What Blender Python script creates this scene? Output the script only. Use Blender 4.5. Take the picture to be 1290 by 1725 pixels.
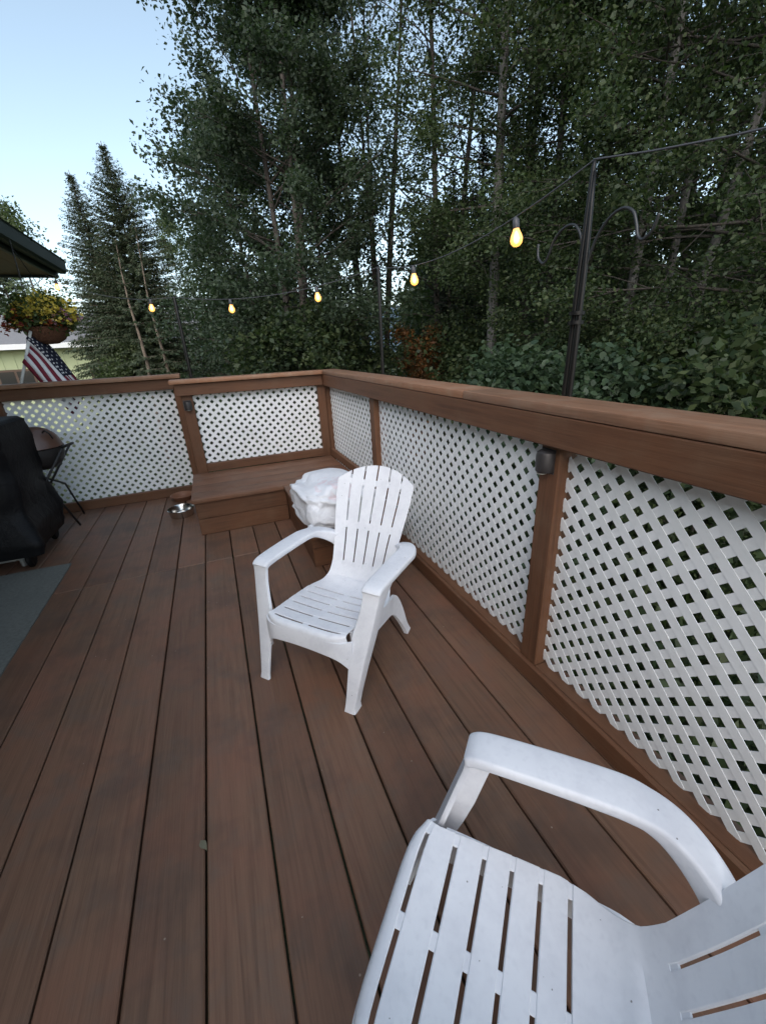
import bpy, bmesh, math, random
import numpy as np
from mathutils import Vector, Matrix, Euler
R = math.radians
sc = bpy.context.scene
for o in list(bpy.data.objects): bpy.data.objects.remove(o)
COL = sc.collection

# ------------------------------------------------------------------ camera
CAM = Vector((0, 0, 1.40))
YAW, PITCH, ROLL = R(21.1), R(22.38), R(2.83)
fw = Vector((math.sin(YAW)*math.cos(PITCH), math.cos(YAW)*math.cos(PITCH), -math.sin(PITCH)))
rt = Vector((math.cos(YAW), -math.sin(YAW), 0)); dn = fw.cross(rt)
rt2 = rt*math.cos(ROLL) + dn*math.sin(ROLL); dn2 = dn*math.cos(ROLL) - rt*math.sin(ROLL)
cd = bpy.data.cameras.new('camera'); cam = bpy.data.objects.new('camera', cd); COL.objects.link(cam)
m = Matrix.Identity(4)
for i in range(3): m[i][0] = rt2[i]; m[i][1] = -dn2[i]; m[i][2] = -fw[i]; m[i][3] = CAM[i]
cam.matrix_world = m
cd.sensor_fit = 'HORIZONTAL'; cd.sensor_width = 36; cd.lens = 36*685/1290
cd.clip_start = .02; cd.clip_end = 2000
sc.camera = cam
# ------------------------------------------------------------------ sky, sun, exposure
SUN_EL, SUN_AZ = R(38), R(210)      # azimuth clockwise from +Y
w = bpy.data.worlds.new('World'); sc.world = w; w.use_nodes = True
nt = w.node_tree; bg = nt.nodes['Background']
sky = nt.nodes.new('ShaderNodeTexSky'); sky.sky_type = 'NISHITA'; sky.sun_disc = False
sky.sun_elevation = SUN_EL; sky.sun_rotation = SUN_AZ; sky.air_density = 1.0; sky.dust_density = 1.4; sky.ozone_density = 1.0
hsv = nt.nodes.new('ShaderNodeHueSaturation'); hsv.inputs['Saturation'].default_value = .74; hsv.inputs['Hue'].default_value = .483
nt.links.new(sky.outputs[0], hsv.inputs['Color']); nt.links.new(hsv.outputs[0], bg.inputs[0]); bg.inputs[1].default_value = .115
sl = bpy.data.lights.new('sun', 'SUN'); sl.energy = .5; sl.angle = R(60); sl.color = (1, .97, .94)
so = bpy.data.objects.new('sun', sl); COL.objects.link(so)
sd = Vector((math.sin(SUN_AZ)*math.cos(SUN_EL), math.cos(SUN_AZ)*math.cos(SUN_EL), math.sin(SUN_EL)))
so.rotation_euler = sd.to_track_quat('Z', 'Y').to_euler(); so.location = sd*40
vs = sc.view_settings; vs.view_transform = 'Standard'; vs.look = 'None'; vs.gamma = 1; vs.exposure = 1.33; vs.use_curve_mapping = False
sc.render.engine = 'CYCLES'
cy = sc.cycles; cy.use_denoising = True; cy.max_bounces = 4; cy.diffuse_bounces = 2; cy.transmission_bounces = 5; cy.transparent_max_bounces = 8
cy.sample_clamp_indirect = 6; cy.use_adaptive_sampling = True
rng = np.random.default_rng(7); random.seed(7)

# ------------------------------------------------------------------ materials
def mat(name, col=(.5,.5,.5), rough=.6, metal=0, spec=.5):
    M = bpy.data.materials.new(name); M.use_nodes = True
    b = M.node_tree.nodes['Principled BSDF']
    b.inputs['Base Color'].default_value = (*col, 1); b.inputs['Roughness'].default_value = rough
    b.inputs['Metallic'].default_value = metal; b.inputs['Specular IOR Level'].default_value = spec
    return M
class NT:
    def __init__(s, M): s.M = M; s.t = M.node_tree; s.b = s.t.nodes.get('Principled BSDF')
    def n(s, ty, **kw):
        x = s.t.nodes.new(ty)
        for k, v in kw.items():
            if k.startswith('i_'):
                key = k[2:]; key = int(key) if key.isdigit() else key.replace('_', ' ')
                x.inputs[key].default_value = v
            else: setattr(x, k, v)
        return x
    def l(s, a, b): s.t.links.new(a, b)
    def ramp(s, fac, stops):
        r = s.n('ShaderNodeValToRGB'); e = r.color_ramp.elements
        while len(e) < len(stops): e.new(.5)
        for q, (p, c) in zip(e, stops): q.position = p; q.color = (*c, 1) if len(c) == 3 else c
        s.l(fac, r.inputs[0]); return r.outputs[0]
    def mix(s, f, a, b, bt='MIX'):
        x = s.n('ShaderNodeMix', data_type='RGBA', blend_type=bt)
        for sock, v in ((x.inputs[0], f), (x.inputs[6], a), (x.inputs[7], b)):
            if hasattr(v, 'type'): s.l(v, sock)
            elif isinstance(v, (int, float)): sock.default_value = v
            else: sock.default_value = (*v, 1)
        return x.outputs[2]
    def math(s, op, a, b=0.0):
        x = s.n('ShaderNodeMath', operation=op)
        for sock, v in ((x.inputs[0], a), (x.inputs[1], b)):
            if hasattr(v, 'type'): s.l(v, sock)
            else: sock.default_value = v
        return x.outputs[0]
    def bump(s, h, strength, dist):
        x = s.n('ShaderNodeBump', i_Strength=strength, i_Distance=dist); s.l(h, x.inputs['Height']); s.l(x.outputs[0], s.b.inputs['Normal'])

def wood(name, dark, mid, red, rough=(.42, .62), grain=1.0, vary=.5, weather=.35, worn=(.22,.17,.14), stains=False):
    M = mat(name); k = NT(M)
    tc = k.n('ShaderNodeTexCoord'); oi = k.n('ShaderNodeObjectInfo')
    off = k.n('ShaderNodeCombineXYZ'); k.l(k.math('MULTIPLY', oi.outputs['Random'], 37.), off.inputs[0]); k.l(k.math('MULTIPLY', oi.outputs['Random'], 91.), off.inputs[1])
    ad = k.n('ShaderNodeVectorMath', operation='ADD'); k.l(tc.outputs['Object'], ad.inputs[0]); k.l(off.outputs[0], ad.inputs[1])
    mp = k.n('ShaderNodeMapping'); mp.inputs['Scale'].default_value = (1.6, 38, 38); k.l(ad.outputs[0], mp.inputs[0])
    g = k.n('ShaderNodeTexNoise', i_Scale=1.6*grain, i_Detail=4, i_Roughness=.62, i_Distortion=.7); k.l(mp.outputs[0], g.inputs[0])
    mp2 = k.n('ShaderNodeMapping'); mp2.inputs['Scale'].default_value = (6, 210, 210); k.l(ad.outputs[0], mp2.inputs[0])
    f = k.n('ShaderNodeTexNoise', i_Scale=1, i_Detail=2, i_Roughness=.7); k.l(mp2.outputs[0], f.inputs[0])
    bl = k.n('ShaderNodeTexNoise', i_Scale=2.6, i_Detail=3, i_Roughness=.6); k.l(ad.outputs[0], bl.inputs[0])
    bl2 = k.n('ShaderNodeTexNoise', i_Scale=7.5, i_Detail=3, i_Roughness=.65); k.l(tc.outputs['Object'], bl2.inputs[0])
    c = k.ramp(g.outputs[0], [(.28, dark), (.5, mid), (.75, tuple(min(1, x*1.22) for x in mid))])
    c = k.mix(k.ramp(bl.outputs[0], [(.42, (0,0,0)), (.72, (1,1,1))]), c, red)
    c = k.mix(k.math('MULTIPLY', k.ramp(bl2.outputs[0], [(.48, (0,0,0)), (.7, (1,1,1))]), weather), c, worn)
    if stains:
        ge = k.n('ShaderNodeNewGeometry'); s1 = k.n('ShaderNodeTexNoise', i_Scale=1.7, i_Detail=4, i_Roughness=.6, i_Distortion=.6); k.l(ge.outputs['Position'], s1.inputs[0])
        c = k.mix(k.math('MULTIPLY', k.ramp(s1.outputs[0], [(.5, (0,0,0)), (.68, (1,1,1))]), .5), c, (.235,.106,.068))
        s2 = k.n('ShaderNodeTexNoise', i_Scale=2.9, i_Detail=4, i_Roughness=.65); k.l(ge.outputs['Position'], s2.inputs[0])
        c = k.mix(k.math('MULTIPLY', k.ramp(s2.outputs[0], [(.5, (0,0,0)), (.66, (1,1,1))]), .5), c, (.085,.058,.046))
        vo = k.n('ShaderNodeTexVoronoi', i_Scale=19); k.l(ge.outputs['Position'], vo.inputs[0])
        c = k.mix(k.math('MULTIPLY', k.math('LESS_THAN', vo.outputs['Distance'], .05), k.math('GREATER_THAN', s2.outputs[0], .55)), c, (.33,.26,.20))
    v = k.math('ADD', k.math('MULTIPLY', oi.outputs['Random'], vary), 1-vary*.5)
    hs = k.n('ShaderNodeHueSaturation', i_Saturation=1.0); k.l(v, hs.inputs['Value']); k.l(c, hs.inputs['Color'])
    c2 = k.mix(k.math('MULTIPLY', k.ramp(f.outputs[0], [(.35, (1,1,1)), (.55, (0,0,0))]), .25), hs.outputs[0], dark)
    k.l(c2, k.b.inputs['Base Color'])
    rr = k.n('ShaderNodeMapRange', i_3=rough[0], i_4=rough[1]); k.l(bl2.outputs[0], rr.inputs[0]); k.l(rr.outputs[0], k.b.inputs['Roughness'])
    k.b.inputs['Specular IOR Level'].default_value = .32
    h = k.math('ADD', k.math('MULTIPLY', g.outputs[0], .6), k.math('MULTIPLY', f.outputs[0], .5)); k.bump(h, .35, .004)
    return M
M_deck = wood('deck_stain', (.113,.064,.041), (.176,.100,.063), (.205,.098,.060), (.38,.58), .8, .32, .75, (.145,.100,.074), True)
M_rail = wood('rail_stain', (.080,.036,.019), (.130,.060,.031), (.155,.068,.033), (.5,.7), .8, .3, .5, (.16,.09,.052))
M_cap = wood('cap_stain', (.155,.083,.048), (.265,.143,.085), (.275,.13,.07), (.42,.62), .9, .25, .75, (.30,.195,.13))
M_bench = wood('bench_stain', (.10,.050,.030), (.165,.086,.052), (.19,.085,.046), (.45,.65), .9, .25, .6, (.21,.125,.082))
M_joist = mat('joist', (.10,.07,.05), .8)

def plastic(name, col, rough, dirt, specks=True, scale=9):
    M = mat(name, col, rough); k = NT(M); tc = k.n('ShaderNodeTexCoord')
    a = k.n('ShaderNodeTexNoise', i_Scale=scale, i_Detail=4, i_Roughness=.65); k.l(tc.outputs['Object'], a.inputs[0])
    c = k.mix(k.math('MULTIPLY', k.ramp(a.outputs[0], [(.45, (0,0,0)), (.75, (1,1,1))]), .55), col, dirt)
    s = k.n('ShaderNodeTexNoise', i_Scale=70, i_Detail=1); k.l(tc.outputs['Object'], s.inputs[0])
    c = k.mix(k.math('MULTIPLY', k.ramp(s.outputs[0], [(.55, (0,0,0)), (.75, (1,1,1))]), .2), c, dirt)
    if specks:
        v = k.n('ShaderNodeTexVoronoi', i_Scale=32); k.l(tc.outputs['Object'], v.inputs[0])
        sp = k.math('MULTIPLY', k.math('LESS_THAN', v.outputs['Distance'], .055), k.math('GREATER_THAN', a.outputs[0], .52))
        c = k.mix(k.math('MULTIPLY', sp, .8), c, (.12,.11,.10))
    k.l(c, k.b.inputs['Base Color'])
    rr = k.n('ShaderNodeMapRange', i_3=rough-.1, i_4=rough+.15); k.l(a.outputs[0], rr.inputs[0]); k.l(rr.outputs[0], k.b.inputs['Roughness'])
    k.bump(s.outputs[0], .08, .002)
    return M
M_chair = plastic('white_resin', (.80,.815,.85), .45, (.60,.61,.66))
M_latt = plastic('white_vinyl', (.80,.815,.82), .6, (.62,.64,.62), False, 5)
M_black = mat('black_iron', (.018,.017,.016), .38, .6)
M_iron = mat('worn_iron', (.06,.06,.06), .4, .7)
M_bronze = mat('dark_bronze', (.07,.065,.065), .45, .6)
M_wire = mat('black_rubber', (.06,.06,.065), .45)
M_steel = mat('stainless', (.62,.61,.58), .22, 1)
M_terra = mat('terracotta', (.22,.10,.055), .6)
def foliage(name, cols, trans=.35, rough=.5, hue=.0):
    M = bpy.data.materials.new(name); M.use_nodes = True; k = NT(M); k.b = k.t.nodes['Principled BSDF']
    g = k.n('ShaderNodeNewGeometry'); n = len(cols)
    c = k.ramp(g.outputs['Random Per Island'], [((i+.5)/n, q) for i, q in enumerate(cols)])
    k.l(c, k.b.inputs['Base Color']); k.b.inputs['Roughness'].default_value = rough; k.b.inputs['Specular IOR Level'].default_value = .3
    t = k.n('ShaderNodeBsdfTranslucent'); k.l(k.mix(1.0, c, (1.0,1.25,.6), 'MULTIPLY'), t.inputs[0])
    mx = k.n('ShaderNodeMixShader', i_0=trans); k.l(k.b.outputs[0], mx.inputs[1]); k.l(t.outputs[0], mx.inputs[2])
    k.l(mx.outputs[0], k.t.nodes['Material Output'].inputs[0]); return M
M_leafA = foliage('leaf_blue_green', [(0.038,0.055,0.034), (0.053,0.078,0.041), (0.069,0.095,0.055), (0.048,0.070,0.046)])
M_leafB = foliage('leaf_mid_green', [(0.040,0.060,0.025), (0.057,0.084,0.033), (0.075,0.101,0.041), (0.050,0.072,0.032)])
M_leafC = foliage('leaf_deep_green', [(0.030,0.048,0.022), (0.045,0.067,0.029), (0.057,0.082,0.032), (0.080,0.101,0.043)])
M_shrub = foliage('leaf_shrub', [(0.030,0.053,0.029), (0.043,0.070,0.038), (0.055,0.085,0.045), (0.036,0.060,0.026)], .25)
M_pale = foliage('leaf_pale', [(.10,.13,.06), (.13,.16,.075), (.085,.11,.05)], .4)
M_rust = foliage('leaf_rust', [(0.165,0.068,0.023), (0.225,0.104,0.032), (0.120,0.056,0.027), (0.090,0.072,0.032)], .35)
M_needle = foliage('needle', [(.060,.082,.046), (.082,.104,.058), (.105,.125,.072), (.07,.09,.052)], .15, .7)
M_needleD = foliage('needle_dark', [(.02,.03,.018), (.03,.04,.024), (.026,.036,.026)], .1, .7)
def bark(name, a, b, sc_=(6,6,1.2)):
    M = mat(name, a, .85); k = NT(M); tc = k.n('ShaderNodeTexCoord'); mp = k.n('ShaderNodeMapping'); mp.inputs['Scale'].default_value = sc_
    k.l(tc.outputs['Object'], mp.inputs[0]); n = k.n('ShaderNodeTexNoise', i_Scale=4, i_Detail=6, i_Roughness=.7); k.l(mp.outputs[0], n.inputs[0])
    k.l(k.ramp(n.outputs[0], [(.35, b), (.6, a)]), k.b.inputs['Base Color']); k.bump(n.outputs[0], .6, .02); return M
M_barkD = bark('bark_dark', (.085,.07,.058), (.035,.03,.026))
M_barkP = bark('bark_pale', (.17,.16,.145), (.06,.055,.05))
M_barkT = bark('bark_tan', (.20,.155,.115), (.10,.075,.055))

# ------------------------------------------------------------------ mesh helpers
def link(o, parent=None):
    COL.objects.link(o)
    if parent is not None: o.parent = parent
    return o
def tag(o, label, cat, group=None):
    o['label'] = label; o['category'] = cat
    if group: o['group'] = group
    return o
def empty(name, loc=(0,0,0), rz=0):
    o = bpy.data.objects.new(name, None); o.location = loc; o.rotation_euler = (0, 0, rz); o.empty_display_size = .1
    return link(o)
def mesh(name, V, F, M, smooth=False, ang=None):
    me = bpy.data.meshes.new(name); me.from_pydata([tuple(v) for v in V], [], F); me.materials.append(M)
    if smooth:
        me.polygons.foreach_set('use_smooth', [True]*len(me.polygons))
        if ang: me.set_sharp_from_angle(angle=R(ang))
    me.update(); return me
def part(name, V, F, M, parent=None, smooth=False, ang=None):
    return link(bpy.data.objects.new(name, mesh(name, V, F, M, smooth, ang)), parent)
def join(*vfs):
    V, F = [], []
    for v, f in vfs:
        n = len(V); V += list(v); F += [tuple(i+n for i in q) for q in f]
    return V, F
_bc = {}
def bevel_box(sx, sy, sz, bev=.003, M=None, name='board', seg=1):
    key = (round(sx, 3), round(sy, 3), round(sz, 3), bev, M.name, name, seg)
    if key in _bc: return _bc[key]
    bm = bmesh.new(); bmesh.ops.create_cube(bm, size=1); bmesh.ops.scale(bm, vec=(sx, sy, sz), verts=bm.verts)
    if bev: bmesh.ops.bevel(bm, geom=bm.edges[:], offset=min(bev, .45*min(sx, sy, sz)), segments=seg, affect='EDGES', profile=.5)
    me = bpy.data.meshes.new(name); bm.to_mesh(me); bm.free(); me.materials.append(M)
    if seg > 1: me.polygons.foreach_set('use_smooth', [True]*len(me.polygons)); me.set_sharp_from_angle(angle=R(40))
    _bc[key] = me; return me
def board(name, p0, p1, wid, thick, M, parent=None, side=(0,0,1), bev=.003, seg=1):
    """A beveled board from p0 to p1 (centre line); thick is measured along `side`."""
    p0, p1 = Vector(p0), Vector(p1); d = p1-p0; L = d.length; x = d.normalized(); z = Vector(side); z = (z - x*z.dot(x)).normalized(); y = z.cross(x)
    o = bpy.data.objects.new(name, bevel_box(L, wid, thick, bev, M, name, seg)); link(o, parent)
    mm = Matrix.Identity(4); c = (p0+p1)/2
    for i in range(3): mm[i][0] = x[i]; mm[i][1] = y[i]; mm[i][2] = z[i]; mm[i][3] = c[i]
    o.matrix_local = mm; return o
def box(name, lo, hi, M, parent=None, bev=.003, seg=1):
    lo, hi = Vector(lo), Vector(hi); s = hi-lo
    ax = max(range(3), key=lambda i: s[i]); c = (lo+hi)/2
    e = Vector((0,0,0)); e[ax] = s[ax]/2
    side = Vector((0,0,1)) if ax != 2 else Vector((0,1,0))
    th = s[2] if ax != 2 else s[1]; wd = s[[i for i in range(3) if i != ax and i != (2 if ax != 2 else 1)][0]]
    return board(name, c-e, c+e, wd, th, M, parent, side, bev, seg)
def tube(pts, rad, n=8, cap=True):
    pts = [Vector(p) for p in pts]; rad = rad if hasattr(rad, '__len__') else [rad]*len(pts)
    V, F = [], []; up = Vector((.13,.31,.94))
    for i, p in enumerate(pts):
        d = (pts[min(i+1, len(pts)-1)]-pts[max(i-1, 0)]).normalized()
        a = d.cross(up); a = a.normalized() if a.length > 1e-3 else d.orthogonal().normalized(); b = d.cross(a)
        up = -b if b.dot(up) < 0 else b
        b = up; a = d.cross(b).normalized()
        for k in range(n): t = 2*math.pi*k/n; V.append(p + (a*math.cos(t)+b*math.sin(t))*rad[i])
    for i in range(len(pts)-1):
        for k in range(n): F.append((i*n+k, i*n+(k+1) % n, (i+1)*n+(k+1) % n, (i+1)*n+k))
    if cap: F.append(tuple(range(n-1, -1, -1))); F.append(tuple((len(pts)-1)*n+k for k in range(n)))
    return V, F
def loft(rings, cap=True):
    n = len(rings[0]); V = [v for r in rings for v in r]; F = []
    for i in range(len(rings)-1):
        for k in range(n): F.append((i*n+k, i*n+(k+1) % n, (i+1)*n+(k+1) % n, (i+1)*n+k))
    if cap: F.append(tuple(range(n-1, -1, -1))); F.append(tuple((len(rings)-1)*n+k for k in range(n)))
    return V, F
def lathe(prof, n=28, c=(0,0,0)):
    V, F = [], []
    for r, z in prof:
        for k in range(n): t = 2*math.pi*k/n; V.append((c[0]+r*math.cos(t), c[1]+r*math.sin(t), c[2]+z))
    for i in range(len(prof)-1):
        for k in range(n): F.append((i*n+k, i*n+(k+1) % n, (i+1)*n+(k+1) % n, (i+1)*n+k))
    return V, F
def rrect(wd, th, r, k=3):
    """rounded rectangle, centred, as (a, b) points"""
    r = min(r, wd*.49, th*.49); P = []
    for cx, cz, t0 in ((wd/2-r, th/2-r, 0), (-wd/2+r, th/2-r, 90), (-wd/2+r, -th/2+r, 180), (wd/2-r, -th/2+r, 270)):
        for i in range(k+1): t = R(t0+90*i/k); P.append((cx+r*math.cos(t), cz+r*math.sin(t)))
    return P
def smooth_path(P, sub=6):
    P = [Vector(p) for p in P]; out = []
    for i in range(len(P)-1):
        a, b, c, d = P[max(i-1, 0)], P[i], P[i+1], P[min(i+2, len(P)-1)]
        for j in range(sub):
            t = j/sub; out.append(.5*((2*b)+(c-a)*t+(2*a-5*b+4*c-d)*t*t+(3*b-a-3*c+d)*t**3))
    return out+[P[-1]]
def np_mesh(name, V, quads, M):
    me = bpy.data.meshes.new(name); n = len(quads); k = quads.shape[1]
    me.vertices.add(len(V)); me.vertices.foreach_set('co', np.ascontiguousarray(V, np.float32).ravel())
    me.loops.add(n*k); me.loops.foreach_set('vertex_index', np.ascontiguousarray(quads, np.int32).ravel())
    me.polygons.add(n); me.polygons.foreach_set('loop_start', np.arange(0, n*k, k, dtype=np.int32))
    me.update(calc_edges=True); me.materials.append(M); return me

# ------------------------------------------------------------------ ground and far hills
GZ = -1.6
M_ground = mat('ground_cover', (.06,.08,.035), .95); k = NT(M_ground); tc = k.n('ShaderNodeTexCoord')
a = k.n('ShaderNodeTexNoise', i_Scale=.35, i_Detail=8, i_Roughness=.65); k.l(tc.outputs['Object'], a.inputs[0])
b = k.n('ShaderNodeTexNoise', i_Scale=9, i_Detail=6, i_Roughness=.7); k.l(tc.outputs['Object'], b.inputs[0])
c = k.ramp(a.outputs[0], [(.3, (.035,.05,.02)), (.5, (.065,.085,.035)), (.7, (.13,.135,.07))])
c = k.mix(k.ramp(b.outputs[0], [(.4, (0,0,0)), (.65, (1,1,1))]), c, (.035,.04,.02)); k.l(c, k.b.inputs['Base Color']); k.bump(b.outputs[0], .8, .08)
gx = np.concatenate([np.linspace(-900, -45, 10), np.linspace(-40, 60, 60), np.linspace(65, 900, 10)]); gy = np.concatenate([np.linspace(-900, -25, 10), np.linspace(-20, 70, 56), np.linspace(75, 1200, 10)])
V = []; F = []
for j, y in enumerate(gy):
    for i, x in enumerate(gx):
        d = math.hypot(x, y); V.append((x, y, GZ + (.12*math.sin(x*.7+y*.3)+.1*math.sin(y*.9-x*.4) if 6 < d < 80 else 0) - (.04*max(0, d-60) if d < 160 else 4)))
for j in range(len(gy)-1):
    for i in range(len(gx)-1): q = j*len(gx)+i; F.append((q, q+1, q+1+len(gx), q+len(gx)))
o = part('ground', V, F, M_ground, None, True); o['kind'] = 'structure'
M_hill = mat('hill_forest_haze_blue', (.10,.15,.19), .95); V, F = [], []  # blue of distance haze is painted into the wooded hills' base colour
for i in range(81):
    az = R(-70+i*2.2); h = 34+14*math.sin(i*.35)+7*math.sin(i*.9+1)+3*math.sin(i*2.1)
    h *= .55+.45*math.sin(R(max(0, min(180, (math.degrees(az)+30)*1.6))))
    for dd, z in ((420, -8), (520, h*.6), (640, h), (900, -8)): V.append((dd*math.sin(az), dd*math.cos(az), z))
for i in range(80):
    for j in range(3): q = i*4+j; F.append((q, q+4, q+5, q+1))
o = part('hills', V, F, M_hill, None, True); o['kind'] = 'structure'

# ------------------------------------------------------------------ deck
BP, BW, BT = .19, .184, .038
dk = empty('deck'); dk['kind'] = 'structure'
for kx in range(-15, 8):
    x0 = -.275+BP*kx; xc = x0+BP/2; wv = random.uniform(-.002, .0015)
    for y0, y1 in ((-2.6, 2.897), (2.903, 4.74)):
        board('deck_board', (xc+random.uniform(-.001, .001), y0, -BT/2+random.uniform(-.0015, .0005)), (xc, y1, -BT/2), BW+wv, BT, M_deck, dk, (0,0,1), .004)
for i in range(13):
    y = -2.5+i*.6; box('joist', (-3.1, y-.02, -.26), (1.22, y+.02, -BT-.003), M_joist, dk, .002)
box('rim_joist', (1.222, -2.6, -.27), (1.26, 4.74, -BT-.004), M_rail, dk)
box('rim_joist', (-3.1, 4.742, -.27), (1.26, 4.78, -BT-.004), M_rail, dk)
for x in (1.0, -1.0, -2.9):
    for y in (4.4, 2.0, -.6, -2.3): box('support_post', (x-.07, y-.07, GZ-.2), (x+.07, y+.07, -.262), M_rail, dk, .004)

# ------------------------------------------------------------------ railings
FB, CB, CT = 1.047, 1.156, 1.192
SL_W, SL_T, SL_P = .0282, .0018, .077
slat_me = None
def lattice(parent, org, ax, a0, a1, z0, z1, nrm, single, phase=0.0):
    """diagonal lattice in the plane through org spanned by ax (horizontal) and z; slats single objects or joined"""
    global slat_me
    ax = Vector(ax); nrm = Vector(nrm); org = Vector(org)
    P = lambda a, z, d=0: org+ax*a+Vector((0, 0, z))+nrm*d
    bd = []
    for (p, q) in (((a0, z1), (a1, z1)),):
        s = .012; v = []
        pa, pb = P(*p), P(*q); t = (pb-pa).normalized(); u = nrm.cross(t)
        for e in (pa, pb):
            for du, dn_ in ((-s, -.006), (s, -.006), (s, .006), (-s, .006)): v.append(e+u*du+nrm*dn_)
        bd.append((v, [(0,1,2,3), (7,6,5,4), (0,4,5,1), (1,5,6,2), (2,6,7,3), (3,7,4,0)]))
    segs = []
    for sg in (1, -1):
        lo, hi = (a0-z1, a1-z0) if sg == 1 else (a0+z0, a1+z1)
        c = lo + phase + .02
        while c < hi-.02:
            if sg == 1: zs, ze = max(z0, a0-c), min(z1, a1-c); p, q = (c+zs, zs), (c+ze, ze)
            else: zs, ze = max(z0, c-a1), min(z1, c-a0); p, q = (c-zs, zs), (c-ze, ze)
            if ze-zs > .02: segs.append((P(*p, SL_T*.33*sg), P(*q, SL_T*.33*sg)))
            c += SL_P
    if single:
        lp = part('lattice_panel', *join(*bd), M_latt, parent)
        if slat_me is None: slat_me = bevel_box(1, SL_W, SL_T, 0, M_latt, 'lattice_slat')
        for p, q in segs:
            d = q-p; x = d.normalized(); o = link(bpy.data.objects.new('lattice_slat', slat_me), lp); mm = Matrix.Identity(4); y = nrm.cross(x); cc = (p+q)/2; Ln = d.length
            for i in range(3): mm[i][0] = x[i]*Ln; mm[i][1] = y[i]; mm[i][2] = nrm[i]; mm[i][3] = cc[i]
            o.matrix_local = mm
    else:
        for p, q in segs:
            x = (q-p).normalized(); u = nrm.cross(x)*(SL_W/2); t = nrm*(SL_T/2); v = []
            for e in (p, q): v += [e-u-t, e+u-t, e+u+t, e-u+t]
            bd.append((v, [(0,1,2,3), (7,6,5,4), (0,4,5,1), (1,5,6,2), (2,6,7,3), (3,7,4,0)]))
        lp = part('lattice_panel', *join(*bd), M_latt, parent)
    return lp
XI = 1.075
rr_ = tag(empty('deck_railing', (0,0,0)), 'long brown wooden railing with white lattice running down the right side of the deck', 'railing', 'deck railings')
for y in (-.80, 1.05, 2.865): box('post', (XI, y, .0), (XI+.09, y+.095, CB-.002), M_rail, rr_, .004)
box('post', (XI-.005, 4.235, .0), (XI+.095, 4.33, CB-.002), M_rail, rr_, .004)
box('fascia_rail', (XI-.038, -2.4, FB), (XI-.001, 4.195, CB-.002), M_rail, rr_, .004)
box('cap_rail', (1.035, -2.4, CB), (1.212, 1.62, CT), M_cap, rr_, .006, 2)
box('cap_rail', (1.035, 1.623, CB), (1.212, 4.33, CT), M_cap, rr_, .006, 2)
box('bottom_rail', (XI-.022, -2.4, .001), (XI-.002, 2.497, .085), M_rail, rr_, .004)
box('bottom_rail', (XI-.002, -2.4, .03), (XI+.07, 1.047, .088), M_rail, rr_, .004)
box('bottom_rail', (XI-.002, 1.148, .03), (XI+.07, 2.862, .088), M_rail, rr_, .004)
box('bottom_rail', (XI-.020, 2.5, .325), (XI+.02, 4.19, .40), M_rail, rr_, .004)
LX = XI+.042
lattice(rr_, (LX, 0, 0), (0, 1, 0), -.71, 1.055, .086, 1.10, (-1, 0, 0), True)
lattice(rr_, (LX, 0, 0), (0, 1, 0), 1.14, 2.87, .086, 1.10, (-1, 0, 0), True, .03)
lattice(rr_, (LX, 0, 0), (0, 1, 0), 2.955, 4.24, .20, 1.10, (-1, 0, 0), False, .01)
br = tag(empty('deck_railing', (0,0,0)), 'short railing section with white lattice standing behind the corner bench seat', 'railing', 'deck railings')
YB = 4.22
box('post', (-.278, YB, .0), (-.183, YB+.09, CB-.002), M_rail, br, .004)
box('post', (.985, YB, .0), (1.066, YB+.09, CB-.002), M_rail, br, .004)
box('fascia_rail', (-.315, YB-.038, FB+.006), (1.034, YB-.001, CB-.002), M_rail, br, .004)
box('cap_rail', (-.345, YB-.075, CB+.001), (1.033, YB+.105, CT+.001), M_cap, br, .006, 2)
box('bottom_rail', (-.183, YB-.015, .326), (.985, YB+.03, .405), M_rail, br, .004)
lattice(br, (0, YB+.045, 0), (1, 0, 0), -.19, .99, .39, 1.10, (0, -1, 0), False)
box('return_rail', (-.315, YB+.093, FB+.03), (-.275, 4.66, CB+.02), M_rail, br, .004)
lr = tag(empty('deck_railing', (0,0,0)), 'set-back railing section with white lattice at the left, behind the grills', 'railing', 'deck railings')
YL = 4.67
for x in (-1.79, -3.05): box('post', (x-.045, YL-.005, 0), (x+.045, YL+.085, 1.184), M_rail, lr, .004)
box('post', (-.36, YL-.005, 0), (-.27, YL+.085, 1.182), M_rail, lr, .004)
box('fascia_rail', (-3.1, YL-.04, 1.088), (-.274, YL-.006, 1.186), M_rail, lr, .004)
box('cap_rail', (-3.1, YL-.075, 1.188), (-.27, YL+.1, 1.226), M_cap, lr, .006, 2)
box('bottom_rail', (-3.1, YL-.03, .001), (-.31, YL+.02, .092), M_rail, lr, .004)
lattice(lr, (0, YL+.035, 0), (1, 0, 0), -1.75, -.35, .075, 1.12, (0, -1, 0), False)
lattice(lr, (0, YL+.035, 0), (1, 0, 0), -3.02, -1.83, .075, 1.12, (0, -1, 0), False)

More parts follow.
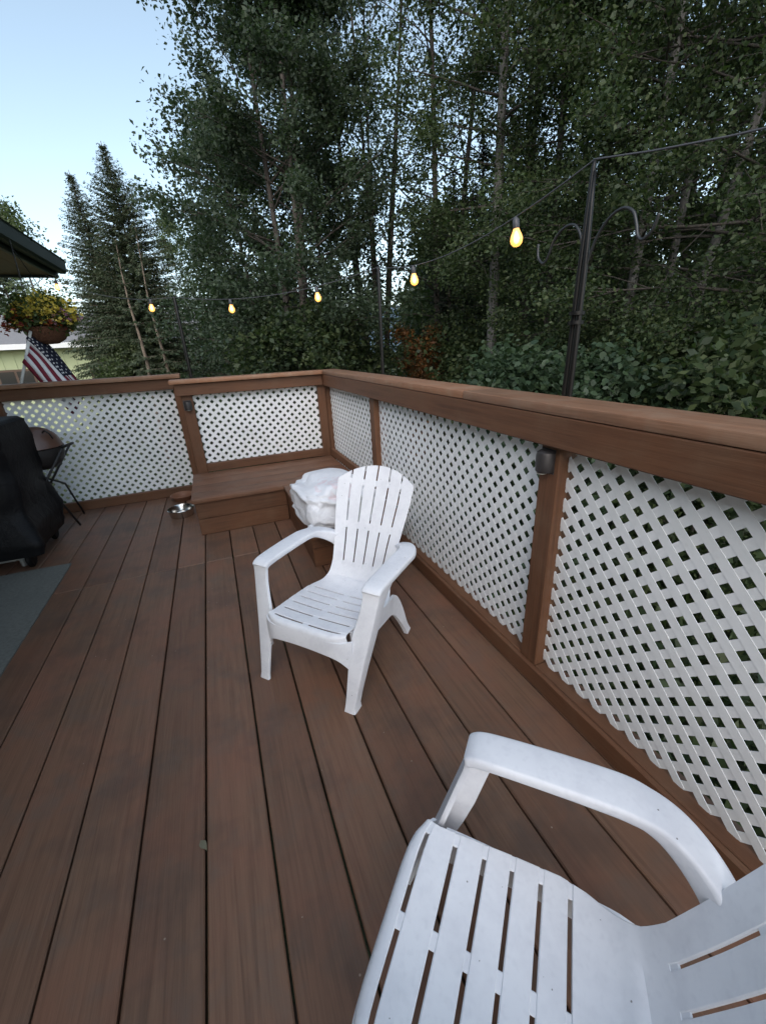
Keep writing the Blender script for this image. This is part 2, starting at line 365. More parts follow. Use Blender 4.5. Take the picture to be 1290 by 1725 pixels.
# ------------------------------------------------------------------ corner bench
bn = tag(empty('corner_bench', (0,0,0)), 'low L-shaped brown wooden bench built into the far deck corner', 'bench')
ST = .325; BX0, BX1, BY0, BY1, IX, LE = -.30, 1.05, 3.41, 4.203, .43, 2.30
yy = BY0-.025
for i in range(4):
    y1 = yy+.203; box('seat_board', (BX0-.02, yy, ST-.036), (BX1, y1-.002, ST), M_bench, bn, .004, 2); yy = y1
xx = IX-.02
for i in range(3):
    x1 = xx+.2135; box('seat_board', (xx, LE, ST-.036), (x1-.002, BY0-.028, ST), M_bench, bn, .004, 2); xx = x1
box('apron_board', (BX0, BY0, .145), (IX-.002, BY0+.035, ST-.038), M_rail, bn, .004)
box('apron_board', (BX0, BY0+.006, .002), (IX-.002, BY0+.038, .142), M_rail, bn, .004)
box('apron_board', (BX0, BY0+.04, .002), (BX0+.035, BY1, .142), M_rail, bn, .004); box('apron_board', (BX0, BY0+.04, .145), (BX0+.035, BY1, ST-.038), M_rail, bn, .004)
box('apron_board', (IX, 2.5, .145), (IX+.035, BY0+.03, ST-.038), M_rail, bn, .004); box('apron_board', (IX+.004, 2.5, .002), (IX+.038, BY0+.03, .142), M_rail, bn, .004)
box('apron_board', (IX, 2.46, .145), (BX1-.004, 2.497, ST-.038), M_rail, bn, .004); box('apron_board', (IX+.004, 2.464, .002), (BX1-.004, 2.495, .142), M_rail, bn, .004)

# ------------------------------------------------------------------ white resin chairs
def prof_pt(t):
    """seat-to-back profile (y, z) by parameter t: 0..1 seat, 1..1.3 pan curve, 1.3..2.3 back"""
    K = [(-.10,.030,.292), (-.06,.032,.315), (-.02,.040,.329), (.04,.062,.334), (.3,.175,.318), (.6,.29,.298), (.85,.385,.281), (1.0,.438,.275), (1.12,.475,.281), (1.25,.508,.308), (1.4,.540,.365), (1.7,.611,.51), (2.0,.688,.668), (2.36,.772,.838)]
    for i in range(len(K)-1):
        if t <= K[i+1][0] or i == len(K)-2:
            a, b = K[i], K[i+1]; pa = K[max(i-1, 0)]; pb = K[min(i+2, len(K)-1)]
            s = (t-a[0])/(b[0]-a[0]); out = []
            for q in (1, 2):
                m0 = (b[q]-pa[q])/max(1e-6, b[0]-pa[0]); m1 = (pb[q]-a[q])/max(1e-6, pb[0]-a[0]); h = b[0]-a[0]
                out.append((2*s**3-3*s*s+1)*a[q]+(s**3-2*s*s+s)*h*m0+(-2*s**3+3*s*s)*b[q]+(s**3-s*s)*h*m1)
            return out
def half_w(t):
    K = [(-.1,.203), (.02,.200), (.1,.195), (.5,.212), (.8,.222), (.95,.215), (1.1,.195), (1.25,.178), (1.4,.172), (1.6,.182), (2.0,.214), (2.15,.219), (2.37,.217)]
    for i in range(len(K)-1):
        if t <= K[i+1][0]: s = (t-K[i][0])/(K[i+1][0]-K[i][0]); s = max(0, s); return K[i][1]*(1-s)+K[i+1][1]*s
    return K[-1][1]
def surf(u, t, d=0):
    y, z = prof_pt(t); y2, z2 = prof_pt(t+.01); ty, tz = y2-y, z2-z; l = math.hypot(ty, tz) or 1; ny, nz = -tz/l, ty/l
    x = u*half_w(t); dish = (.022 if t > 1.2 else .007)*(1-u*u)*min(1, max(0, (t+.1)*2.5)); dd = d-dish
    y += .034*abs(u)**6*max(0, min(1, (.12-t)/.2)) if t < .12 else 0
    return Vector((x, y+ny*dd, z+nz*dd))
def patch(u0, u1, t0, t1, nu, ntt, th=.0065, off=0, round_=.0018, uf=None):
    """closed slab on the chair surface; edges eased by round_"""
    V, F = [], []; uf = uf or (lambda u, t: u)
    us = [u0+(u1-u0)*i/nu for i in range(nu+1)]; ts = [t0+(t1-t0)*i/ntt for i in range(ntt+1)]
    def layer(d, e):
        b = len(V); hw = half_w((t0+t1)/2); eu = e/hw; et = e/.36 if t1 <= 1.15 else e/.62
        for j, t in enumerate(ts):
            for i, u in enumerate(us):
                uu = u + (eu if i == 0 else -eu if i == nu else 0); tt = t + (et if j == 0 else -et if j == ntt else 0)
                V.append(surf(uf(uu, tt), tt, d))
        return b
    A, B, C2, D = layer(off, round_), layer(off-round_, 0), layer(off-th+.001, 0), layer(off-th, .001)
    W = nu+1; q = lambda b, j, i: b+j*W+i
    for j in range(ntt):
        for i in range(nu):
            F.append((q(A,j,i), q(A,j,i+1), q(A,j+1,i+1), q(A,j+1,i))); F.append((q(D,j,i), q(D,j+1,i), q(D,j+1,i+1), q(D,j,i+1)))
    per = [(0, i) for i in range(nu)]+[(j, nu) for j in range(ntt)]+[(ntt, nu-i) for i in range(nu)]+[(ntt-j, 0) for j in range(ntt)]
    for b0, b1 in ((A, B), (B, C2), (C2, D)):
        for a, c in zip(per, per[1:]+per[:1]): F.append((q(b0, *a), q(b1, *a), q(b1, *c), q(b0, *c)))
    return V, F
def make_chair():
    ch = empty('adirondack_chair')
    slots = [.055, .215, .375, .535, .695, .855]; g = .0122
    st = [-.10]+slots
    seat = part('seat', *join(patch(-1, 1, .855+g, 1.36, 14, 14), patch(-1, -.86, -.02, .87, 2, 14, .004, -.0016), patch(.86, 1, -.02, .87, 2, 14, .004, -.0016), patch(-.075, .075, -.02, .87, 2, 14, .004, -.0016)), M_chair, ch, True, 38)
    for a, b in zip(st[:-1], st[1:]):
        part('seat_slat', *patch(-1, 1, a+(g if a > 0 else 0), b-g, 12, 8 if a < 0 else 3), M_chair, seat, True, 38)
    # back: six fanned slats, bridged by recessed bands
    def topt(u): return 2.345-.155*abs(u)**2.4-.02*abs(u)
    bk = part('backrest', *join(patch(-.985, .985, 1.345, 1.40, 14, 2, .0045, -.0016), patch(-.985, .985, 1.725, 1.79, 14, 2, .0045, -.0016), patch(-.975, .975, 2.13, 2.19, 14, 2, .0045, -.0016), patch(.12, .22, 1.35, 2.18, 1, 12, .003, -.0025)), M_chair, ch, True, 38)
    n = 6; gu = .021
    for i in range(n):
        u0 = -1+2*i/n+(gu if i else 0); u1 = -1+2*(i+1)/n-(gu if i < n-1 else 0)
        V, F = patch(u0, u1, 1.345, 2.0, 3, 12, .011, 0)
        # rebuild with an arched top: t runs to topt(u)
        nu, nt_ = 4, 16; V, F = [], []
        def P(iu, jt, d, e):
            u = u0+(u1-u0)*iu/nu; s = jt/nt_; t = 1.345+(topt(u)-1.345)*s
            u += (e/.2 if iu == 0 else -e/.2 if iu == nu else 0); t -= e/.62 if jt == nt_ else 0
            return surf(u, t, d)
        for d, e in ((0, .0018), (-.0018, 0), (-.0055, 0), (-.0065, .001)):
            for jt in range(nt_+1):
                for iu in range(nu+1): V.append(P(iu, jt, d, e))
        W = nu+1; LN = W*(nt_+1)
        for j in range(nt_):
            for a in range(nu): F.append((j*W+a, j*W+a+1, (j+1)*W+a+1, (j+1)*W+a)); F.append((3*LN+j*W+a, 3*LN+(j+1)*W+a, 3*LN+(j+1)*W+a+1, 3*LN+j*W+a+1))
        per = [a for a in range(nu)]+[j*W+nu for j in range(nt_)]+[nt_*W+nu-a for a in range(nu)]+[(nt_-j)*W for j in range(nt_)]
        for b in range(3):
            for a, c in zip(per, per[1:]+per[:1]): F.append((b*LN+a, (b+1)*LN+a, (b+1)*LN+c, b*LN+c))
        part('back_slat', V, F, M_chair, bk, True, 38)
    for s in (-1, 1):
        # armrest: flat board that bends in to meet the back
        path = smooth_path([(.284,.140,.500), (.284,.158,.513), (.284,.20,.518), (.285,.30,.519), (.285,.40,.518), (.283,.475,.514), (.268,.53,.505), (.240,.572,.487), (.205,.605,.462), (.178,.62,.44)], 5)
        rings = []
        for i, p in enumerate(path):
            f = i/(len(path)-1); d = (path[min(i+1, len(path)-1)]-path[max(i-1, 0)]).normalized(); d2 = Vector((d.x, d.y, d.z*.5)).normalized()
            a = Vector((d2.y, -d2.x, 0)).normalized(); up = a.cross(d2)
            wd = .080+.012*math.sin(min(1, f*2)*math.pi*.5) if f < .55 else .092-(f-.55)*.11
            th = .030 if f < .6 else .030+(f-.6)*.12
            e = .94 if i == 0 else 1
            rings.append([Vector(((p+a*x*e+up*y).x*s, (p+a*x*e+up*y).y, (p+a*x*e+up*y).z)) for x, y in rrect(wd, th, .010)])
        V, F = loft(rings); F = F if s == 1 else [tuple(reversed(q)) for q in F]
        part('armrest', V, F, M_chair, ch, True, 50)
        # front leg: channel of front plate and outer plate, tapering to a small foot
        rings = []
        for z, xo, xi, y0, y1 in ((.512,.326,.244,.1385,.255), (.495,.324,.246,.1375,.236), (.475,.321,.246,.134,.214), (.44,.315,.242,.124,.192), (.38,.306,.228,.107,.176), (.32,.296,.212,.090,.160), (.25,.284,.206,.070,.136), (.17,.272,.206,.046,.104), (.08,.260,.207,.020,.070), (.025,.254,.206,.004,.052), (.0,.257,.203,-.003,.052)):
            t = .013; r = .006
            L = [(xi, y0+t*.4), (xi+r*.5, y0), (xo-r*1.6, y0), (xo-r*.5, y0+r*.5), (xo, y0+r*1.6), (xo, y1), (xo-t, y1), (xo-t, y0+t+r), (xo-t-r, y0+t), (xi, y0+t)]
            rings.append([Vector((x*s, y, z)) for x, y in L])
        V, F = loft(rings); F = F if s == -1 else [tuple(reversed(q)) for q in F]
        part('front_leg', V, F, M_chair, ch, True, 35)
        # side skirt running back into the curved rear leg
        top = smooth_path([(0,.11,.318), (0,.2,.306), (0,.3,.288), (0,.42,.268), (0,.50,.258), (0,.54,.215), (0,.565,.14), (0,.583,.05), (0,.600,0)], 4)
        bot = smooth_path([(0,.11,.205), (0,.2,.204), (0,.3,.200), (0,.39,.192), (0,.445,.178), (0,.487,.145), (0,.518,.09), (0,.538,.04), (0,.548,0)], 4)
        V, F = [], []; n = len(top)
        for i in range(n):
            f = i/(n-1); x = .192+.012*math.sin(min(1, f*1.6)*3)-.010*min(1, f*1.5)+.045*max(0, f-.5)*2.0; t2 = .014
            for q, xx_ in ((top[i], x), (top[i], x+t2), (bot[i], x+t2+.006), (bot[i], x)): V.append(Vector((xx_*s, q.y, q.z)))
        for i in range(n-1):
            for a in range(4): F.append((i*4+a, i*4+(a+1) % 4, i*4+4+(a+1) % 4, i*4+4+a))
        F += [(3,2,1,0), tuple((n-1)*4+a for a in range(4))]
        F = F if s == -1 else [tuple(reversed(q)) for q in F]
        part('rear_leg', V, F, M_chair, ch, True, 30)
    # front apron with arched lower edge
    rings = []
    for i in range(25):
        u = -1+i/12; x = u*.222; zb = .240-.085*abs(u)**8-.018*abs(u)**2; y0 = .031+.040*abs(u)**6
        rings.append([Vector((x, y0, .305)), Vector((x, y0-.004, .28)), Vector((x, y0-.006, zb+.004)), Vector((x, y0-.002, zb)), Vector((x, y0+.012, zb+.002)), Vector((x, y0+.010, .305))])
    part('apron', *loft(rings), M_chair, ch, True, 45)
    return ch
def copy_tree(o, parent=None):
    c = o.copy(); COL.objects.link(c); c.parent = parent
    for q in list(o.children): copy_tree(q, c)
    return c
chairs = 'white resin adirondack chairs'
c1 = make_chair(); c1.location = (.130, 1.394, 0); c1.rotation_euler.z = R(-49.2)
tag(c1, 'whole white plastic adirondack chair in the middle of the deck, facing left', 'chair', chairs)
c2 = copy_tree(c1); c2.location = (.106, .464, 0); c2.rotation_euler.z = R(-135.3)
tag(c2, 'closest white plastic adirondack chair, cut off by the bottom right corner', 'chair', chairs)

# ------------------------------------------------------------------ small things on the deck
def noise3(p, s=1.0, seed=0.0):
    x, y, z = (q*s+seed for q in p)
    return (math.sin(x*1.7+2.1*math.sin(y*1.3+z))+math.sin(y*2.3+1.7*math.sin(z*1.9+x*.7))+math.sin(z*2.9+1.3*math.sin(x*1.1+y)))/3
# rug
M_rug = mat('rug_weave', (.14,.15,.14), .95); k = NT(M_rug); tc = k.n('ShaderNodeTexCoord')
a = k.n('ShaderNodeTexNoise', i_Scale=75, i_Detail=4); b = k.n('ShaderNodeTexNoise', i_Scale=5, i_Detail=5)
wv = k.n('ShaderNodeTexWave', i_Scale=60, i_Distortion=1.5); wv.bands_direction = 'Y'
for q in (a, b, wv): k.l(tc.outputs['Object'], q.inputs['Vector'])
c = k.mix(a.outputs[0], (.085,.085,.073), (.24,.24,.215)); c = k.mix(k.math('MULTIPLY', b.outputs[0], .5), c, (.11,.115,.10)); c = k.mix(k.math('MULTIPLY', wv.outputs[0], .25), c, (.06,.07,.068))
k.l(c, k.b.inputs['Base Color']); k.bump(a.outputs[0], .8, .006)
V, F = [], []; nx, ny = 26, 26
for L_ in (0, 1):
    for j in range(ny+1):
        for i in range(nx+1):
            x = -2.9+1.7*i/nx; y = 2.10+1.23*j/ny; e = (.0012*math.sin(j*1.9) if i == nx else 0)
            V.append((x+e, y+.02*math.sin(x*3), .001+L_*(.008+.0025*noise3((x, y, 0), 4))))
W = nx+1; N = W*(ny+1)
for j in range(ny):
    for i in range(nx): q = j*W+i; F.append((N+q, N+q+1, N+q+W+1, N+q+W)); F.append((q, q+W, q+W+1, q+1))
per = list(range(nx))+[j*W+nx for j in range(ny)]+[ny*W+nx-i for i in range(nx)]+[(ny-j)*W for j in range(ny)]
for a_, b_ in zip(per, per[1:]+per[:1]): F.append((a_, b_, N+b_, N+a_))
tag(part('outdoor_rug', V, F, M_rug, None, True, 40), 'flat grey-green woven outdoor rug lying on the deck at the left edge', 'rug')

# covered grill: black vinyl cover with folds over a cart
M_vinyl = mat('black_vinyl', (.005,.005,.006), .55, 0, .2); k = NT(M_vinyl); tc = k.n('ShaderNodeTexCoord')
a = k.n('ShaderNodeTexNoise', i_Scale=6, i_Detail=6, i_Roughness=.65, i_Distortion=.8); k.l(tc.outputs['Object'], a.inputs[0]); k.bump(a.outputs[0], .55, .03)
gr = tag(empty('covered_grill', (-1.93, 3.70, 0)), 'large grill hidden under a creased black vinyl cover at the left edge', 'grill')
rings = []
for z, hx, hy, r in ((.07,.50,.33,.10), (.12,.56,.35,.10), (.20,.60,.36,.10), (.30,.605,.36,.09), (.42,.575,.34,.08), (.56,.57,.325,.07), (.70,.58,.32,.06), (.84,.575,.31,.05), (.95,.565,.305,.045), (1.00,.558,.295,.045), (1.022,.54,.28,.06), (1.03,.45,.2,.08)):
    rg = []
    for i, (x, y) in enumerate(rrect(hx*2, hy*2, r, 12)):
        t = math.atan2(y, x); f = max(0, 1-z)**.7
        amp = f*(.040*math.sin(t*8+z*4.)+.030*math.sin(t*19-z*7)+.055*noise3((x*2, y*2, z*2.4), 2.6, 3))+.010*noise3((x, y, z), 7, 1)
        l = math.hypot(x, y); hem = .07*noise3((x, y, 0), 5, 2)+.03*math.sin(t*7) if z < .12 else 0
        rg.append(Vector((x*(1+amp/l), y*(1+amp/l), z+hem+.012*noise3((x, y, z), 4, 5)*(z > .9))))
    rings.append(rg)
# finer: resample rings between rows
fine = []
for i in range(len(rings)-1):
    for s_ in range(3):
        f = s_/3; fine.append([a.lerp(b, f)+Vector((.006*noise3(a, 9, i+f), .006*noise3(a, 9, 4+i+f), 0)) for a, b in zip(rings[i], rings[i+1])])
fine.append(rings[-1])
V, F = loft(fine, False); F.append(tuple((len(fine)-1)*len(fine[0])+q for q in range(len(fine[0]))))
part('grill_cover', V, F, M_vinyl, gr, True, 60)
M_grey = mat('galvanised', (.33,.34,.34), .45, .7)
for x in (-.5, .42):
    for y in (-.26, .26): part('cart_leg', *tube([(x, y, .02), (x, y, .5)], .02, 8), M_grey, gr, True, 40)
box('cart_shelf', (-.52, -.28, .07), (.44, .28, .10), M_grey, gr, .004)
for y in (-.26, .26):
    V, F = lathe([(.0,-.018), (.05,-.018), (.062,-.008), (.062,.008), (.05,.018), (0,.018)], 18)
    part('cart_wheel', [Vector((.47+v[2], y+v[1], .063+v[0])) for v in V], F, M_vinyl, gr, True, 40)

# folding camp grill with a brown lid
M_lid = mat('brown_enamel', (.10,.052,.036), .32); M_blk = mat('matt_black', (.015,.014,.014), .55)
kg = tag(empty('camp_grill', (-1.40, 4.08, 0)), 'small portable grill with brown domed lid on crossed black folding legs', 'grill')
part('lid', *lathe([(.0,.165), (.05,.160), (.10,.138), (.14,.10), (.163,.055), (.172,.012), (.178,.004), (.172,0)], 32, (0,0,.755)), M_lid, kg, True, 50)
part('lid_handle', *tube(smooth_path([(.10,-.10,.880), (.125,-.125,.895), (.15,-.13,.875), (.155,-.10,.83)], 4), .006, 8), M_blk, kg, True)
part('fire_bowl', *lathe([(.178,.75), (.174,.752), (.170,.70), (.145,.63), (.09,.585), (0,.575)], 32), M_blk, kg, True, 50)
part('side_handle', *tube(smooth_path([(.165,-.03,.735), (.20,-.05,.75), (.24,-.05,.762), (.235,.03,.757), (.165,.04,.735)], 4), .010, 8), M_blk, kg, True)
for y, ft in ((-.13, (.065,.11)), (.16, (.02,.45))):
    part('leg', *tube([(-.40, y, .66), (.0, (y+ft[1])/2, .36), (ft[0]-.0, ft[1], .008)], .009, 8), M_blk, kg, True)
for y in (-.10, .13): part('leg', *tube([(.19, y, .74), (-.06, y, .40), (-.36, y, .008)], .009, 8), M_blk, kg, True)
part('leg_brace', *tube([(-.06,-.10,.40), (-.06,.13,.40)], .007, 8), M_blk, kg, True)

# bowls
bw = tag(part('pet_bowl', *lathe([(.0,.004), (.085,.002), (.098,.0), (.100,.004), (.112,.060), (.118,.072), (.114,.076), (.107,.068), (.094,.014), (.0,.010)], 40, (-.475, 4.0, .001)), M_steel, None, True, 50), 'shiny stainless steel pet bowl on the deck beside the bench', 'bowl')
tag(part('plant_saucer', *lathe([(.0,.002), (.085,.0), (.110,.045), (.117,.052), (.110,.056), (.100,.050), (.08,.012), (0,.010)], 36, (-.49, 4.50, .001)), M_terra, None, True, 50), 'shallow terracotta-coloured dish on the deck behind the steel bowl', 'dish')

# grocery bag on the bench
M_bag = mat('white_film', (.78,.82,.88), .38); k = NT(M_bag); tc = k.n('ShaderNodeTexCoord')
def blob(loc, sc_, th):
    mp = k.n('ShaderNodeMapping'); mp.vector_type = 'POINT'; mp.inputs['Location'].default_value = tuple(-l*s for l, s in zip(loc, sc_)); mp.inputs['Scale'].default_value = sc_
    k.l(tc.outputs['Object'], mp.inputs[0]); ln = k.n('ShaderNodeVectorMath', operation='LENGTH'); k.l(mp.outputs[0], ln.inputs[0])
    n = k.n('ShaderNodeTexNoise', i_Scale=14, i_Detail=4, i_Distortion=1.2); k.l(tc.outputs['Object'], n.inputs[0])
    return k.math('MULTIPLY', k.ramp(k.math('SUBTRACT', ln.outputs['Value'], k.math('MULTIPLY', k.math('SUBTRACT', n.outputs[0], .5), 1.6)), [(.7, (1,1,1)), (1.0, (0,0,0))]), th)
c = k.mix(blob((-.02,-.12,.235), (7,7,14), .32), (.80,.82,.86), (.72,.38,.40)); c = k.mix(blob((.10,-.25,.12), (9,8,10), .45), c, (.46,.52,.36)); k.l(c, k.b.inputs['Base Color'])
a = k.n('ShaderNodeTexNoise', i_Scale=9, i_Detail=7, i_Roughness=.7, i_Distortion=1.0); k.l(tc.outputs['Object'], a.inputs[0]); k.bump(a.outputs[0], .55, .03)
k.b.inputs['Transmission Weight'].default_value = 0
bm = bmesh.new(); bmesh.ops.create_icosphere(bm, subdivisions=5, radius=1)
for v in bm.verts:
    p = v.co.copy(); q = Vector([math.copysign(abs(c_)**.55, c_) for c_ in p])
    n = noise3(p, 2.2, 1.3)*.10+noise3(p, 5.1, .7)*.055+noise3(p, 11, 2)*.022
    q *= 1+n
    z = q.z*.130+.130-.02*p.x+(.05*max(0, 1-(p.x*p.x*4+p.y*p.y*2)) if p.z > 0 else 0)
    v.co = Vector((q.x*.255, q.y*.27, max(.003, z)))
me = bpy.data.meshes.new('shopping_bag'); bm.to_mesh(me); bm.free(); me.materials.append(M_bag); me.polygons.foreach_set('use_smooth', [True]*len(me.polygons))
bag = link(bpy.data.objects.new('shopping_bag', me)); bag.location = (.62, 2.52, ST); bag.rotation_euler.z = R(8)
tag(bag, 'stuffed white plastic shopping bag with faint red print on the bench', 'bag')
kn = part('knot', *tube(smooth_path([(-.23,-.20,.05), (-.26,-.24,.075), (-.245,-.28,.06), (-.22,-.27,.03), (-.20,-.235,.05)], 5), [.012+.008*abs(math.sin(i)) for i in range(21)], 8), M_bag, bag, True)

# post lights
def post_light(loc, rz, label):
    e = tag(empty('post_light', loc, rz), label, 'light', 'post lights')
    rg = []
    for z, s_ in ((-.040,.80), (-.034,.95), (-.01,1.0), (.022,1.0), (.034,.93), (.040,.7)):
        rg.append([Vector((math.cos(R(t))*.036*s_, -.006-abs(math.sin(R(t)))*.042*s_, z)) for t in range(180, 361, 20)]+[Vector((.034*s_, -.002, z)), Vector((-.034*s_, -.002, z))])
    part('housing', *loft(rg), M_bronze, e, True, 40)
    box('back_plate', (-.034, -.002, -.045), (.034, -.0002, .045), M_bronze, e, .0005)
    part('lens', *lathe([(0,-.044), (.018,-.044), (.02,-.0405)], 14, (0, -.024, 0)), mat('frosted_lens', (.7,.68,.6), .3), e, True)
    return e
post_light((XI, 1.105, .985), R(-90), 'small dark curved light on the post of the right railing')
post_light((-.235, YB, .965), 0, 'small dark light on the post at the left end of the bench')

# ------------------------------------------------------------------ poles and string lights
P1, P2, P3 = Vector((-.16, 4.345, 1.862)), Vector((1.225, 3.03, 1.90)), Vector((1.225, 1.205, 1.90))
def thin_pole(p, label, r=.015):
    e = tag(empty('light_pole', (p.x, p.y, 0)), label, 'pole', 'string light poles')
    part('rod', *tube([(0,0,.55), (0,0,1.2), (0,0,p.z-.03), (0,0,p.z)], [r,r,r,r*.6], 10), M_black, e, True, 40)
    part('hook', *tube(smooth_path([(0,0,p.z-.02), (.005,-.004,p.z+.015), (.018,-.008,p.z+.02), (.02,-.01,p.z)], 4), .003, 6), M_black, e, True)
    for z in (.7, 1.02): part('clamp', *tube([(0,.0,z-.012), (0,0,z+.012)], r+.006, 10), M_black, e, True, 40)
    part('collar', *tube([(0,0,1.255), (0,0,1.272)], r+.005, 10), M_black, e, True, 40)
    return e
t = thin_pole(P1, 'slim black pole on the railing at the left end of the bench')
part('step_bar', *tube([(-.05,0,1.262), (.045,0,1.262)], .004, 6), M_black, t, True)
thin_pole(P2, 'slim black pole outside the right railing near the far corner', .012)
e = tag(empty('shepherd_hook', (P3.x, P3.y, 0)), 'black double shepherd hook with curled arms beside the right railing', 'pole')
part('rod', *tube([(0,.011,.45), (0,.011,1.2), (0,.009,1.6), (0,.003,P3.z-.02), (0,0,P3.z)], [.0098,.0098,.009,.0072,.0045], 10), M_black, e, True)
part('rod', *tube([(0,-.015,.45), (0,-.015,1.2), (0,-.013,1.6), (0,-.007,1.78), (0,-.004,P3.z-.03)], [.0098,.0098,.009,.0072,.0045], 10), M_black, e, True)
for z in (1.44, 1.47): part('band', *tube([(0,-.002,z-.006), (0,-.002,z+.006)], 0.027, 10), M_black, e, True, 40)
def rel(L): return smooth_path([(0, y-P3.y, z) for y, z in L], 6)
part('scroll_arm', *tube(rel([(1.192,1.60), (1.165,1.675), (1.125,1.725), (1.078,1.742), (1.040,1.725), (1.022,1.69), (1.012,1.660), (.994,1.646), (.968,1.662), (.955,1.70)]), .0046, 8), M_iron, e, True)
part('scroll_arm', *tube(rel([(1.208,1.64), (1.225,1.70), (1.26,1.742), (1.31,1.742), (1.348,1.715), (1.366,1.68), (1.383,1.655), (1.402,1.655), (1.425,1.68), (1.428,1.72)]), .0046, 8), M_iron, e, True)

M_bulb = bpy.data.materials.new('warm_bulb'); M_bulb.use_nodes = True; nb = M_bulb.node_tree.nodes['Principled BSDF']
nb.inputs['Base Color'].default_value = (1,.75,.4,1); nb.inputs['Emission Color'].default_value = (1,.40,.06,1); nb.inputs['Emission Strength'].default_value = .55; nb.inputs['Roughness'].default_value = .2; nb.inputs['Alpha'].default_value = .55
M_fil = bpy.data.materials.new('filament'); M_fil.use_nodes = True; nb = M_fil.node_tree.nodes['Principled BSDF']
nb.inputs['Emission Color'].default_value = (1,.62,.20,1); nb.inputs['Emission Strength'].default_value = 2.4
slt = tag(empty('string_lights', (P1.x, P1.y, P1.z)), 'string of warm glowing bulbs strung between the poles around the deck', 'string lights')
EA = Vector((-1.47, 6.1, 2.28)); OFF = Vector((P1.x, P1.y, P1.z))
def span(a, b, sag, n=16): return [a.lerp(b, i/n)-Vector((0, 0, sag*4*(i/n)*(1-i/n))) for i in range(n+1)]
W0 = span(EA, P1, .10); W1 = span(P1, P2, .085); W2 = span(P2, P3, .095); W3 = span(P3, Vector((1.75, -1.6, 2.15)), .22)
EB = Vector((-1.5, 8.2, 2.4))
wire = W0+W1[1:]+W2[1:]+W3[1:]
part('wire', *tube([p-OFF for p in wire], .0026, 6), M_wire, slt, True)
def on_span(W, f):
    x = f*(len(W)-1); i = min(int(x), len(W)-2); return W[i].lerp(W[i+1], x-i)
BULBS = [on_span(W0, .10), on_span(W0, .84), on_span(W1, .31), on_span(W1, .735), on_span(W2, .30), on_span(W2, .80), on_span(W3, .52)]
sock = mesh('socket', *lathe([(0,.0), (.006,.0), (.010,-.006), (.0135,-.012), (.0135,-.036), (.012,-.040), (0,-.040)], 12), M_wire, True, 40)
glass = mesh('bulb', *lathe([(.011,-.038), (.014,-.048), (.021,-.064), (.0245,-.077), (.022,-.090), (.013,-.100), (0,-.104)], 16), M_bulb, True)
fil = mesh('filament', *lathe([(0,-.046), (.005,-.052), (.010,-.066), (.012,-.077), (.009,-.087), (0,-.094)], 10), M_fil, True)
for p in BULBS:
    q = link(bpy.data.objects.new('socket', sock), slt); q.location = p-OFF; q.rotation_euler = (random.uniform(-.1,.1), random.uniform(-.1,.1), 0)
    g = link(bpy.data.objects.new('bulb', glass), q); link(bpy.data.objects.new('filament', fil), q)

# ------------------------------------------------------------------ this house: wall and deep eave at the left
M_green = mat('dark_green_trim', (.018,.032,.027), .5); M_soff = wood('soffit_wood', (.16,.085,.04), (.26,.15,.075), (.28,.15,.07), (.5,.7), 1, .1, .2)
M_shing = mat('shingle', (.05,.05,.05), .9); M_side = mat('house_siding', (.46,.47,.40), .7)
hs = tag(empty('house', (-4.2, 1.2, GZ)), 'corner of the home whose dark green eave juts in at the left', 'house')
H = lambda p: Vector(p)-Vector((-4.2, 1.2, GZ))
def hbox(name, lo, hi, M, bev=.004): return box(name, H(lo), H(hi), M, hs, bev)
hbox('wall', (-6.2, -6, GZ), (-3.2, 5.2, 2.32), M_side)
EX, EZ, EY = -1.50, 2.345, 6.85
# sloping roof slab, soffit boards, green fascia and gutter
sl_ = lambda x: EZ+.20+(EX-x)*.30
V = []
for y in (-6.4, EY-.03):
    for x in (EX-.03, -4.4): V += [H((x, y, sl_(x)-.05)), H((x, y, sl_(x)+.02))]
part('roof', V, [(0,2,3,1), (4,5,7,6), (0,1,5,4), (2,6,7,3), (1,3,7,5), (0,4,6,2)], M_shing, hs)
hbox('fascia', (EX-.032, -6.4, EZ), (EX-.002, EY-.01, EZ+.19), M_green)
rg = []
for y in (-6.4, EY): rg.append([H((EX+x, y, EZ+z)) for x, z in ((0,.19), (0,.07), (.02,.045), (.075,.045), (.095,.07), (.105,.175), (.115,.19), (.095,.19), (.088,.08), (.07,.06), (.03,.06), (.012,.08), (.012,.19))])
part('gutter', *loft(rg), M_green, hs)
hbox('end_fascia', (-4.4, EY-.03, EZ+.0), (EX-.034, EY-.002, EZ+.19), M_green)
xs = EX-.036
for i in range(10):
    hbox('soffit_board', (xs-.176, -6.4, EZ+.03), (xs, EY-.034, EZ+.05), M_soff, .002); xs -= .18

